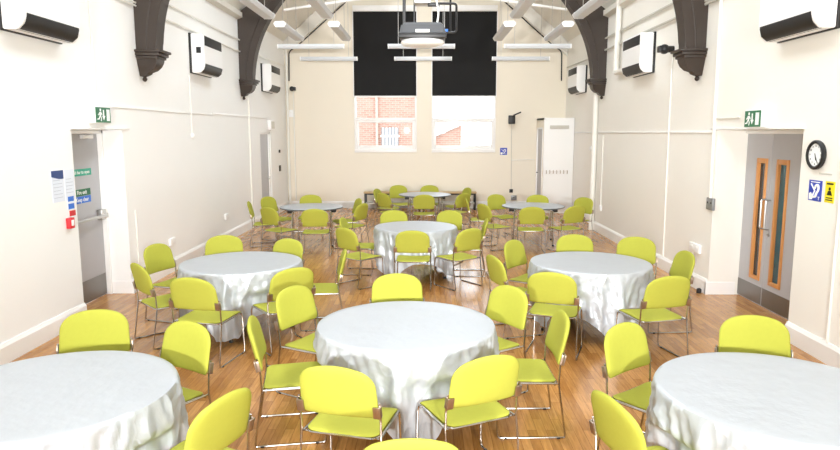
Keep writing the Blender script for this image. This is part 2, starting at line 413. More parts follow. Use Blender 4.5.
# ------------------------------------------------------------------ outside
bm = new(); box(bm, -20, 20, 19.2, 40, -1.2, -1); g = struct('ground', bm, M['concrete'])
t = thing('brick_building', 'pink brick building seen through the left back window, barred window in its wall', 'building', Matrix.Translation((-3, 26, -1)), 'brick buildings outside')
bm = new(); box(bm, -6, 3.05, 0, 4, 0, 9.5); link('brick_wall', bm, M['brick'], t)
bm = new(); box(bm, 1.28, 1.95, -.05, .02, 2.66, 3.36); wn = link('barred_window', bm, M['far_window'], t)
bm = new()
for k in range(5): box(bm, 1.33 + k * .13, 1.37 + k * .13, -.08, -.05, 2.66, 3.36)
box(bm, 1.24, 1.99, -.09, -.04, 3.0, 3.06); link('window_bars', bm, M['trim'], wn)
bm = new(); tube(bm, [(1.1, -.06, .1), (1.1, -.06, 9.3)], .05, 8); link('drainpipe', bm, M['far_pipe'], t)
t = thing('brick_outbuilding', 'low brick outbuilding with sloping roof seen through the right back window', 'building', Matrix.Translation((.3, 26.2, -1)), 'brick buildings outside')
bm = new(); prism(bm, [(0, 0), (1.15, 0), (1.15, 3.45), (0, 2.95)], 0, 3, 'y'); link('brick_wall', bm, M['brick'], t)
bm = new(); prism(bm, [(-.1, 2.92), (1.25, 3.5), (1.25, 3.6), (-.1, 3.02)], -.1, 3.1, 'y'); link('roof', bm, M['slate'], t)

# ------------------------------------------------------------------ roof trusses: curved brace on a corbel
def truss(y, s, lab, wall):
    """s=-1 left, +1 right; local x measured from the wall into the room"""
    t = thing('roof_truss_brace', lab, 'roof brace', Matrix(((-s, 0, 0, wall), (0, -s, 0, y), (0, 0, 1, 0), (0, 0, 0, 1))), 'dark timber roof braces')
    z0 = 3.27
    inner = []
    for i in range(25):
        u = i / 24
        x = .275 + .0 * u + .12 * u + 2.05 * u ** 2.1; z = z0 + 3.1 * u - .25 * u * u
        inner.append((x, z))
    top = [(inner[-1][0] - .1, inner[-1][1] + .25), (.0, 4.64), (.0, z0)]
    bm = new(); prism(bm, inner + top, -.13, .13, 'y')
    bmesh.ops.bevel(bm, geom=[e for e in bm.edges if abs(e.verts[0].co.y - e.verts[1].co.y) < 1e-5 and e.verts[0].co.x > .2 and e.verts[1].co.x > .2], offset=.02, segments=2, affect='EDGES')
    link('brace', bm, M['timber'], t, 35)
    bm = new()
    for sy in (-1, 1): tube(bm, [(.14 + (x - .275) * .86, sy * .13, z) for x, z in inner[:22]], .012, 6)
    link('moulded_rib', bm, M['timber'], t)
    # corbel
    bm = new()
    for x1, hy, za, zb in ((.36, .2, 3.245, 3.28), (.33, .18, 3.2, 3.245), (.30, .165, 3.165, 3.2)):
        box(bm, 0, x1, -hy, hy, za, zb, .008)
    link('corbel_cap', bm, M['timber'], t)
    prof = [(0, 3.165), (.28, 3.165), (.275, 3.12), (.25, 3.06), (.2, 3.01), (.13, 2.985), (.12, 2.96), (.08, 2.94), (.05, 2.93), (0, 2.93)]
    bm = new(); prism(bm, prof, -.14, .14, 'y')
    for v in bm.verts:
        k = (3.165 - v.co.z) / .235; v.co.y *= 1 - .6 * max(0, min(1, k)) ** 1.3
    link('corbel_body', bm, M['timber'], t, 50)
    bm = new(); lathe(bm, [(.035, 2.94), (.02, 2.92), (.03, 2.905), (.034, 2.89), (.024, 2.87), (.008, 2.86)], 14, Matrix.Translation((.045, 0, 0))); link('finial', bm, M['timber'], t)
    return t
truss(9.25, -1, 'dark brown curved timber roof brace on a corbel, nearest on the left wall', XL)
truss(14.27, -1, 'dark brown curved timber roof brace on the left wall, farther one before the end heater', XL)
truss(9.2, 1, 'dark brown curved timber roof brace, nearest on the right wall above the socket', XR)
truss(14.1, 1, 'dark brown curved roof brace, farther one on the right wall by a white pipe', XR)
# white tie rods of the farther truss
for s, w in ((-1, 'left'), (1, 'right')):
    bm = new(); tube(bm, [(s * 2.98, 14.2, 4.72), (s * .05, 14.2, 5.13)], .028, 8)
    tag(link('tie_rod', bm, M['trim']), f'white tie rod rising to mid roof from the far {w} roof brace', 'tie rod', 'white roof tie rods')
# black cables that follow the gable
for s, w in ((-1, 'left'), (1, 'right')):
    bm = new(); tube(bm, fillet([(s * .9, YB - .1, 6.84), (s * 3.55, YB - .1, 4.56), (s * 3.8, YB - .1, 4.4), (s * 3.83, YB - .03, 3.6)], .1), .018, 6)
    tag(link('gable_cable', bm, M['black']), f'dark cable running down the {w} slope of the back gable', 'cable', 'gable cables')

# ------------------------------------------------------------------ heaters / air units
def heater(mtx, lab, s, panel=False):
    """local x along the wall; s=+1 when local +x is the end turned to the camera"""
    t = thing('wall_heater', lab, 'wall heater', mtx, 'white and black wall heaters')
    W, H, D = .5, .32, .25
    bm = new(); box(bm, -W - .015, W + .015, -H - .01, H + .01, 0, .035, .006); link('back_plate', bm, M['black'], t)
    prof = [(.035, H), (D, H), (D, -H + .13), (D - .02, -H + .06), (D - .08, -H), (.035, -H)]   # (z,y)
    bm = new(); prism(bm, [(z, y) for z, y in prof], -W, W, 'z')
    bmesh.ops.transform(bm, verts=bm.verts, matrix=Matrix(((0, 0, 1, 0), (0, 1, 0, 0), (1, 0, 0, 0), (0, 0, 0, 1))))
    bmesh.ops.bevel(bm, geom=[e for e in bm.edges], offset=.008, segments=2, affect='EDGES')
    link('casing', bm, M['white_plastic'], t, 35)
    bm = new(); box(bm, -W + .04, W - .04, H - .19, H - .03, D - .01, D + .004, .003)
    link('upper_grille', bm, M['louvre'], t)
    bm = new()
    P = [(D + .004, -H + .15), (D + .004, -H + .125), (D - .018, -H + .05), (D - .076, -H + .004), (.14, -H - .002), (.14, -H + .02), (D - .04, -H + .15)]
    prism(bm, P, -W + .04, W - .04, 'z')
    bmesh.ops.transform(bm, verts=bm.verts, matrix=Matrix(((0, 0, 1, 0), (0, 1, 0, 0), (1, 0, 0, 0), (0, 0, 0, 1))))
    link('lower_grille', bm, M['louvre'], t, 50)
    if not panel: return t
    bm = new()
    box(bm, -s * W - .006, -s * W + .006, .0, .1, .12, .2, .003); link('control_panel', bm, M['black'], t)
    return t
heater(on_left(6.7, 3.43), 'white wall heater cut off by the top left corner above the notices', 1)
heater(on_left(11.68, 3.48), 'white wall heater on the left wall between the two dark roof braces', 1, True)
heater(on_left(16.5, 3.48), 'white wall heater on the left wall near the back corner, beyond the far brace', 1)
heater(on_right(6.68, 3.43), 'white wall heater high on the right wall above the clock and double doors', -1)
heater(on_right(11.55, 3.47), 'white wall heater on the right wall between the roof braces, beside a tall white pipe', -1)
heater(on_right(16.85, 3.47, XR2), 'white wall heater on the right wall near the back corner, farthest from camera', -1)

# ------------------------------------------------------------------ pipes and cable conduits
def run(name, pts, r, lab, cat='pipe', m='conduit', group='wall pipes and conduits', fr=.05, seg=8):
    bm = new(); tube(bm, fillet(pts, fr), r, seg); return tag(link(name, bm, M[m]), lab, cat, group)
for z, dz, y0, w in ((4.1, 'upper', 9.4, ''), (3.86, 'lower', 9.4, '')):
    run('wall_pipe', [(XL + .03, 7.5, z - (.2 if dz == 'upper' else 0)), (XL + .03, 9.3, z - (.2 if dz == 'upper' else 0)), (XL + .03, 9.45, z), (XL + .03, 14.3, z)], .014, f'{dz} of two thin white pipes along the left wall above the middle heater')
    run('wall_pipe', [(XR - .04, 7.5, z - (.2 if dz == 'upper' else 0)), (XR - .04, 9.3, z - (.2 if dz == 'upper' else 0)), (XR - .04, 9.45, z), (XR - .04, 14.2, z)], .02, f'{dz} of two pale pipes along the right wall above the middle heater', m='grey_conduit')
run('wall_pipe', [(XR2 - .04, 14.6, 3.9), (XR2 - .04, 18.5, 3.95)], .018, 'pale pipe above the far heater on the right wall', m='grey_conduit')
run('wall_pipe', [(XL + .04, 14.5, 3.95), (XL + .04, 18.6, 4.0)], .014, 'thin pale pipe above the far heater on the left wall')
run('tall_pipe', [(XR - .08, 12.95, 4.75), (XR - .08, 13.0, 3.32), (XR - .08, 12.1, 3.3)], .055, 'thick white pipe dropping beside the middle right heater', fr=.02, seg=12)
run('corner_pipe', [(XR - .065, 14.48, 0), (XR - .065, 14.48, 3.0)], .06, 'thick white vertical pipe at the step in the right wall', seg=12)
run('wall_conduit', [(XR - .012, 10.25, 3.3), (XR - .012, 10.2, .21)], .012, 'thin white conduit below the black camera on the right wall')
run('wall_conduit', [(XR - .02, 8.66, 4.6), (XR - .02, 8.6, 1.3)], .022, 'white conduit down to the grey switch beside the double doors')
run('wall_conduit', [(XR - .014, 8.6, 2.335), (XR - .014, 7.95, 2.335)], .012, 'short white conduit running to the exit sign over the double doors')
run('wall_conduit', [(XR - .014, 5.93, 3.2), (XR - .014, 5.93, .2)], .014, 'white vertical conduit right of the clock and yellow notice')
run('wall_conduit', [(XR - .014, 9.06, .5), (XR - .014, 9.06, .2)], .012, 'short white conduit below the double socket on the right wall')
run('wall_conduit', [(XR - .014, 13.96, 2.1), (XR - .014, 13.96, .6)], .012, 'thin conduit to the far socket on the right wall')
run('wall_conduit', [(XL + .012, 7.9, 4.5), (XL + .012, 7.9, 2.46)], .012, 'white conduit dropping to the exit sign over the left door')
run('wall_conduit', [(XL + .012, 11.1, 3.1), (XL + .012, 11.1, 2.14)], .01, 'white conduit dropping to the round detector on the left wall')
run('wall_conduit', [(XL + .014, 14.75, 2.9), (XL + .014, 14.75, .2)], .02, 'white vertical conduit on the left wall before the far door')
run('wall_conduit', [(XL + .012, 8.78, 1.1), (XL + .012, 8.78, .2)], .01, 'thin conduit beside the left exit door frame')
run('corner_pipe', [(XL + .08, YB - .07, 0), (XL + .08, YB - .07, 4.5)], .032, 'white pipe standing in the back left corner', seg=12)
run('wall_conduit', [(-3.72, YB - .02, 0.2), (-3.72, YB - .02, 3.3)], .02, 'white conduit on the back wall beside the left corner')
run('speaker_cable', [(2.46, YB - .012, 2.45), (2.48, YB - .012, .55)], .009, 'thin cable down the back wall below the black speaker', 'cable', 'grey_conduit')
run('wall_conduit', [(2.48, YB - .012, 1.38), (3.12, YB - .012, 1.4)], .012, 'short level conduit on the back wall left of the corner unit')

# ------------------------------------------------------------------ small wall things
def exit_sign(mtx, lab, box_side):
    t = thing('exit_sign', lab, 'exit sign', mtx, 'green exit signs')
    w, h = .18, .09
    bm = new(); box(bm, -w - (.02 if box_side < 0 else .0), w + (.1 if box_side > 0 else .0), -h - .01, h + .02, 0, .07, .006); link('housing', bm, M['white_plastic'], t)
    bm = new(); box(bm, -w + .005, w - .005, -h, h, .07, .078); link('sign_face', bm, M['green'], t)
    bm = new(); z0, z1 = .078, .081
    prism(bm, circ(-.075, .058, .017, 12), z0, z1)
    for P in ([(-.105, .034), (-.055, .036), (-.07, -.012), (-.098, -.008)], [(-.1, .03), (-.135, .0), (-.127, -.008), (-.088, .02)], [(-.06, .034), (-.035, .005), (-.043, -.004), (-.07, .02)],
              [(-.098, -.006), (-.12, -.04), (-.155, -.045), (-.155, -.058), (-.11, -.055), (-.082, -.012)], [(-.085, -.006), (-.07, -.01), (-.05, -.045), (-.062, -.075), (-.077, -.072), (-.068, -.045)],
              [(-.012, .06), (.012, .06), (.012, -.01), (.036, -.01), (0, -.062), (-.036, -.01), (-.012, -.01)], [(.075, .068), (.15, .068), (.15, -.07), (.075, -.07)]):
        prism(bm, P, z0, z1)
    link('exit_pictogram', bm, M['sign_white'], t, 0)
exit_sign(on_left(7.93, 2.365), 'green running man exit sign above the left grey door', -1)
exit_sign(on_right(7.52, 2.31), 'green running man exit sign above the right double doors', 1)
t = thing('exit_light', 'small pale exit light above the far left door', 'exit light', on_left(16.7, 2.35))
bm = new(); box(bm, -.2, .2, -.12, .12, 0, .09, .01); link('housing', bm, M['white_plastic'], t)
bm = new(); box(bm, -.17, .17, -.09, .09, .09, .095); link('sign_face', bm, M['grey_conduit'], t)

# notices left of the exit door
def sheet(mtx, w, h, lab, cat, header=None, lines=6, group=None, base='paper'):
    t = thing('wall_notice', lab, cat, mtx, group)
    bm = new(); box(bm, -w / 2, w / 2, -h / 2, h / 2, 0, .004); link('sheet', bm, M[base], t)
    bm = new()
    for k in range(lines):
        y = h * .2 - k * h * .11; ww = w * (.38 if k % 3 else .3); box(bm, -w * .4, -w * .4 + 2 * ww, y - .006, y, .004, .0046)
    if lines: link('print', bm, M['ink'], t)
    if header:
        bm = new(); prism(bm, [(-w / 2, h / 2)] + [(-w / 2 + w * i / 8, h * .28 + .02 * math.sin(i / 8 * 2.6 + 2.6)) for i in range(9)] + [(w / 2, h / 2)], .004, .0055); link('header', bm, M[header], t)
    return t
sheet(on_left(6.97, 1.58), .23, .34, 'white notice with navy wave header left of the exit door', 'notice', 'navy', 6, 'notices by the left door')
sheet(on_left(7.2, 1.58), .19, .34, 'plain white notice between the navy-headed notice and the exit door', 'notice', None, 7, 'notices by the left door')
t = thing('fire_notice', 'blue and white fire action notice above the red call point', 'notice', on_left(7.2, 1.38), 'notices by the left door')
bm = new(); box(bm, -.07, .07, -.08, .08, 0, .005); link('sheet', bm, M['paper'], t)
bm = new(); box(bm, -.06, .06, .015, .07, .005, .006); box(bm, -.06, .06, -.07, -.01, .005, .006); link('print', bm, M['skyblue'], t)
t = thing('fire_label', 'small red and white label between fire notice and call point', 'label', on_left(7.22, 1.26), 'notices by the left door')
bm = new(); box(bm, -.06, .06, -.03, .03, 0, .005); link('sheet', bm, M['red'], t)
t = thing('fire_call_point', 'red square fire alarm call point left of the exit door', 'call point', on_left(7.12, 1.16))
bm = new(); box(bm, -.05, .05, -.06, .06, 0, .05, .008); link('casing', bm, M['red'], t)
bm = new(); box(bm, -.026, .026, -.03, .035, .05, .054, .002); link('glass_plate', bm, M['sign_white'], t)

def door_sign(mtx, w, h, m, s, size, lab, grp='signs on the left door'):
    t = thing('door_sign', lab, 'sign', mtx, grp)
    bm = new(); box(bm, -w / 2, w / 2, -h / 2, h / 2, 0, .003); text_bm(bm, s, size, 0, 0, .0036, 1, bold=.001); link('sheet', bm, [M[m], M['sign_white']], t, 0)
XD = XL - .32
door_sign(on_left(8.05, 1.665, XD), .52, .085, 'teal', 'Push bar to open', .062, 'teal push bar to open sign high on the left door')
door_sign(on_left(8.05, 1.415, XD), .42, .085, 'green', 'Fire exit', .07, 'green sign on the left door directly above a blue sign')
door_sign(on_left(8.05, 1.325, XD), .42, .085, 'skyblue', 'Keep clear', .07, 'blue sign on the left door directly under a green sign')

# clock
t = thing('wall_clock', 'round black rimmed white wall clock right of the double doors', 'clock', on_right(6.345, 1.94))
bm = new(); lathe(bm, [(.135, 0), (.142, .012), (.142, .035), (.13, .045), (.112, .04), (.11, .022)], 40); link('rim', bm, M['black'], t)
bm = new(); lathe(bm, [(.112, .02), (.112, .026)], 40); link('clock_face', bm, M['sign_white'], t)
bm = new()
for k in range(12):
    a = k * PI / 6
    text_bm(bm, str(12 if k == 0 else k), .028, .088 * math.sin(a), .088 * math.cos(a), .0275)
link('numerals', bm, M['black'], t, 0)
bm = new()
for a, l, w in ((R(162), .055, .0045), (R(150), .085, .003)):
    d = Vector((math.sin(a), math.cos(a))); p = Vector((d.y, -d.x)) * w
    prism(bm, [tuple(-d * .015 + p), tuple(d * l + p), tuple(d * l - p), tuple(-d * .015 - p)], .029, .031)
link('clock_hands', bm, M['black'], t, 0)

# hearing loop signs
def hearing(mtx, w, h, lab, txt):
    t = thing('hearing_loop_sign', lab, 'sign', mtx, 'blue hearing loop signs')
    bm = new(); box(bm, -w / 2, w / 2, -h / 2, h / 2, 0, .004); link('sheet', bm, M['blue'], t)
    bm = new(); k = w / .2
    ear = [(.055, .045), (.05, .072), (.02, .08), (-.01, .07), (-.02, .045)]
    tube(bm, [(x * k, y * k, .006) for x, y in fillet2([(.0, .02), (.018, .055), (.055, .05), (.06, .01), (.03, -.02), (.02, -.055), (-.01, -.06)])], .011 * k, 6)
    prism(bm, [(-.085 * k, -.03 * k), (-.06 * k, -.02 * k), (-.02 * k, -.06 * k), (-.04 * k, -.085 * k), (-.085 * k, -.085 * k)], .004, .007)
    tube(bm, [(-.06 * k, .06 * k, .006), (.0, .0, .006), (-.03 * k, -.05 * k, .006)], .007 * k, 6)
    text_bm(bm, 'T', .045 * k, .065 * k, -.07 * k, .0055, bold=.001)
    if txt: box(bm, -.07 * k, .07 * k, h / 2 - .02 * k, h / 2 - .012 * k, .004, .0055)
    link('ear_symbol', bm, M['sign_white'], t, 0)
def fillet2(p): return [(v.x, v.y) for v in fillet([(a, b, 0) for a, b in p], .03)]
hearing(on_right(6.34, 1.595), .21, .2, 'blue hearing loop sign below the clock on the right wall', True)
hearing(on_back(2.245, 1.63), .2, .2, 'small blue hearing loop sign on the back wall right of the window', False)
t = thing('yellow_notice', 'yellow CCTV style notice beside the blue sign under the clock', 'notice', on_right(6.11, 1.6)); t['label'] = 'yellow notice with black figure beside the blue sign under the clock'
bm = new(); box(bm, -.07, .07, -.1, .1, 0, .004); link('sheet', bm, M['yellow'], t)
bm = new(); prism(bm, circ(0, .03, .016, 12), .004, .006); prism(bm, [(-.04, -.03), (-.02, .012), (.02, .012), (.04, -.03)], .004, .006)
box(bm, -.05, .05, .07, .085, .004, .006); box(bm, -.05, .05, -.06, -.05, .004, .006); box(bm, -.05, .05, -.08, -.07, .004, .006); link('print', bm, M['black'], t, 0)
t = thing('small_label', 'thin white label strip just under the clock', 'label', on_right(6.2, 1.765))
bm = new(); box(bm, -.1, .1, -.008, .008, 0, .004); link('strip', bm, M['grey_conduit'], t)

def socket(mtx, lab, w=.15, h=.09, m='white_plastic', cat='socket', grp='wall sockets and switches', n=2):
    t = thing('wall_socket', lab, cat, mtx, grp)
    bm = new(); box(bm, -w / 2, w / 2, -h / 2, h / 2, 0, .035, .006); link('face_plate', bm, M[m], t)
    for k in range(n):
        x = (k - (n - 1) / 2) * w / n
        bm = new(); box(bm, x - .012, x + .012, .005, .03, .035, .042, .002); link('rocker_switch', bm, M['conduit' if m == 'white_plastic' else 'black'], t)
socket(on_right(9.0, .56), 'white double socket low on the right wall', .34, .12)
socket(on_left(9.98, .47), 'white socket low on the left wall behind the chairs', .2, .11)
socket(on_left(12.8, .5), 'white socket on the left wall beside the far left table', .2, .11)
socket(on_right(8.59, 1.22), 'grey metal switch plate left of the double doors', .2, .16, 'grey_box', 'switch', n=2)
socket(on_right(13.96, .55), 'small white socket far along the right wall', .12, .12, n=1)
socket(on_back(2.48, .5), 'small black socket on the back wall below the speaker cable', .1, .1, 'black', n=1)
socket(on_back(2.56, .3), 'grey floor level box on the back wall below the black socket', .16, .14, 'grey_box', n=1)
socket(on_back(-3.8, 2.7), 'small white box high on the back wall beside the left corner', .12, .2, n=1)
socket(on_left(17.7, 1.2), 'dark red call point on the left wall past the far door', .12, .16, 'timber', 'call point', n=1)
socket(on_left(17.7, 1.66), 'small dark switch on the left wall above the far call point', .08, .08, 'black', 'switch', n=1)
t = thing('detector', 'small round white detector on the left wall between the doors', 'detector', on_left(11.12, 2.1))
bm = new(); lathe(bm, [(.05, 0), (.05, .02), (.035, .04), (.01, .046)], 20); link('body', bm, M['white_plastic'], t)
t = thing('detector', 'small round white knob on the right wall near the back corner', 'detector', on_right(15.6, 1.78, XR2))
bm = new(); lathe(bm, [(.07, 0), (.07, .03), (.05, .06), (.01, .07)], 20); link('body', bm, M['white_plastic'], t)
t = thing('door_stop', 'black door stop on the floor at the corner beside the double doors', 'door stop', Matrix.Translation((3.72, 8.64, 0)))
bm = new(); lathe(bm, [(.032, 0), (.034, .03), (.03, .055), (.016, .066)], 18); link('rubber_body', bm, M['black'], t)

# cameras and speaker
t = thing('security_camera', 'black dome camera beside the near right roof corbel', 'camera', on_right(10.25, 3.42), 'black cameras')
bm = new(); tube(bm, [(0, 0, 0), (0, 0, .1)], .05, 14); link('mount', bm, M['black'], t)
bm = new(); bmesh.ops.create_uvsphere(bm, u_segments=18, v_segments=10, radius=.075, matrix=Matrix.Translation((0, 0, .14))); box(bm, -.06, .06, -.05, .05, .14, .24, .02); link('lens_dome', bm, M['black'], t)
t = thing('security_camera', 'black camera high in the back left corner', 'camera', on_back(-3.77, 3.38), 'black cameras')
bm = new(); tube(bm, [(0, 0, 0), (0, 0, .08)], .04, 14); link('mount', bm, M['black'], t)
bm = new(); bmesh.ops.create_uvsphere(bm, u_segments=18, v_segments=10, radius=.07, matrix=Matrix.Translation((.03, 0, .12))); box(bm, 0, .14, -.05, .05, .08, .16, .02); link('lens_dome', bm, M['black'], t)
t = thing('wall_speaker', 'small black speaker on an angled bracket on the back wall', 'speaker', on_back(2.44, 2.54))
bm = new(); box(bm, -.09, .09, -.14, .1, .08, .24, .015); link('cabinet', bm, M['black'], t)
bm = new(); tube(bm, [(0, 0, 0), (0, 0, .1)], .03, 10); tube(bm, [(.05, .1, .1), (.26, .19, .14)], .02, 8); link('bracket', bm, M['black'], t)

# ------------------------------------------------------------------ pendant lights
def pendant(x, y, z, L, along_x, lab, grp):
    t = thing('pendant_light', lab, 'pendant light', Matrix.Translation((x, y, z)) @ (Matrix.Rotation(PI / 2, 4, 'Z') if along_x else Matrix.Identity(4)), grp)
    w, h = (.105, .10) if not along_x else (.06, .09)
    n = 8
    prof = [(w, .012), (w * .7, .045), (-w * .7, .045), (-w, .012), (-w * .92, -.012), (-w * .68, -.05), (w * .68, -.05), (w * .92, -.012)]
    bm = new(); prism(bm, prof, -L / 2, L / 2, 'y'); link('body', bm, M['diffuser'], t, 50)
    for s in (-1, 1):
        bm = new(); prism(bm, [(a * 1.03, b * 1.03) for a, b in prof], s * L / 2 - .012, s * L / 2 + .012, 'y'); link('end_cap', bm, M['white_plastic'], t, 50)
    gx = abs(x)
    for s in (-1, 1):
        xx = 0 if not along_x else s * L * .35
        top = zc(x if not along_x else x + s * L * .35) - z
        bm = new(); yy = s * L * .35; tube(bm, [(0, yy, .03), (0, yy, (zc(x - yy) if along_x else zc(x)) - z)], .005, 6); link('hanging_wire', bm, M['steel'], t)
XS = (-2.52, -1.58, 1.46, 2.47); XN = ('outer left', 'inner left', 'inner right', 'outer right')
for y, rn in ((12.5, 'farther'), (9.95, 'nearer')):
    for x, xn in zip(XS, XN):
        pendant(x, y, 4.02, 1.75, False, f'lengthwise pendant light bar, {xn} of the four in the {rn} row', 'lengthwise pendant lights')
for y, rn in ((14.4, 'nearer'), (16.75, 'farther')):
    for x, xn in ((-2.46 if y < 15 else -2.42, 'left'), (-.08 if y < 15 else -.05, 'middle'), (2.42 if y < 15 else 2.4, 'right')):
        pendant(x, y, 4.0, 1.42, True, f'crosswise pendant light bar, {xn} of the three in the {rn} row', 'crosswise pendant lights')

# ------------------------------------------------------------------ ceiling projector
t = thing('ceiling_projector', 'charcoal projector with white round base hung on posts before the blinds', 'projector', Matrix.Translation((-.03, 8, 3.3)))
bm = new()
prism(bm, [(-.29, -.25), (-.24, .0), (-.24, .25), (.24, .25), (.24, 0), (.29, -.25)], -.05, .13, 'z')
for v in bm.verts:
    if v.co.z > .1: v.co.x *= .86; v.co.y = v.co.y * .85 + .02
bmesh.ops.bevel(bm, geom=list(bm.edges), offset=.03, segments=3, affect='EDGES'); link('shell', bm, M['projector'], t, 50)
bm = new(); box(bm, -.28, .28, -.268, -.2, -.06, .0, .012); link('front_trim', bm, M['black'], t)
bm = new(); box(bm, -.08, .08, -.275, -.245, .0, .035, .004); link('white_label', bm, M['sign_white'], t)
bm = new(); lathe(bm, [(.16, -.125), (.24, -.11), (.262, -.085), (.25, -.06)], 40); link('round_base', bm, M['white_plastic'], t)
for x in (-.22, -.1):
    bm = new(); tube(bm, [(x, .05, .12), (x, .05, .55)], .02 if x < -.2 else .009, 10); link('post', bm, M['projector'], t)
bm = new(); tube(bm, fillet([(.06, -.05, .36), (.4, -.05, .36), (.4, -.05, .03), (.26, -.05, .03)], .04), .014, 8); link('cable_loop', bm, M['black'], t)
bm = new(); tube(bm, [(.33, 0, .05), (.33, 0, .6)], .012, 8); box(bm, .06, .2, -.08, .0, .33, .37, .01); link('bracket', bm, M['black'], t)
bm = new(); tube(bm, fillet([(.16, -.08, .4), (.19, -.1, .25), (.17, -.12, .12), (.18, -.18, .06)], .05), .01, 8); link('white_cable', bm, M['white_plastic'], t)
bm = new(); box(bm, .22, .3, -.12, -.06, .03, .06, .008); link('blue_connector', bm, M['skyblue'], t)
bm = new(); box(bm, -.1, .1, -.08, .14, .36, .6, .012); link('ceiling_box', bm, M['alu'], t)
bm = new(); tube(bm, [(0, .03, .6), (0, .03, zc(0) - 3.3)], .04, 12); link('drop_pole', bm, M['alu'], t)
bm = new(); box(bm, -.3, .3, .02, .08, .52, .56, .005); link('cross_bar', bm, M['alu'], t)
# pole reaches the ridge board
bm = new(); box(bm, -.1, .1, -7, 19.1, zc(0) - .02, zc(0) + .25); struct('trim_9', bm, M['ceil'])

# ------------------------------------------------------------------ benches along the back wall
for x0, x1, w in ((-1.72, -.13, 'left'), (-.09, 1.45, 'right')):
    t = thing('low_bench', f'low wooden topped bench with black legs against the back wall, {w} one', 'bench', Matrix.Translation(((x0 + x1) / 2, 18.35, 0)), 'back wall benches'); h = (x1 - x0) / 2
    bm = new(); box(bm, -h, h, -.2, .2, .47, .51, .006); link('bench_top', bm, M['bench_wood'], t)
    bm = new(); box(bm, -h + .02, h - .02, -.18, .18, .43, .47); link('apron', bm, M['black'], t)
    for sx in (-1, 1):
        for sy in (-1, 1):
            bm = new(); box(bm, sx * (h - .04) - .022, sx * (h - .04) + .022, sy * .16 - .022, sy * .16 + .022, 0, .44, .003); link('leg', bm, M['black'], t)
    bm = new(); box(bm, -h + .04, h - .04, -.17, .17, .17, .2, .004); link('lower_shelf', bm, M['grey_conduit'], t)

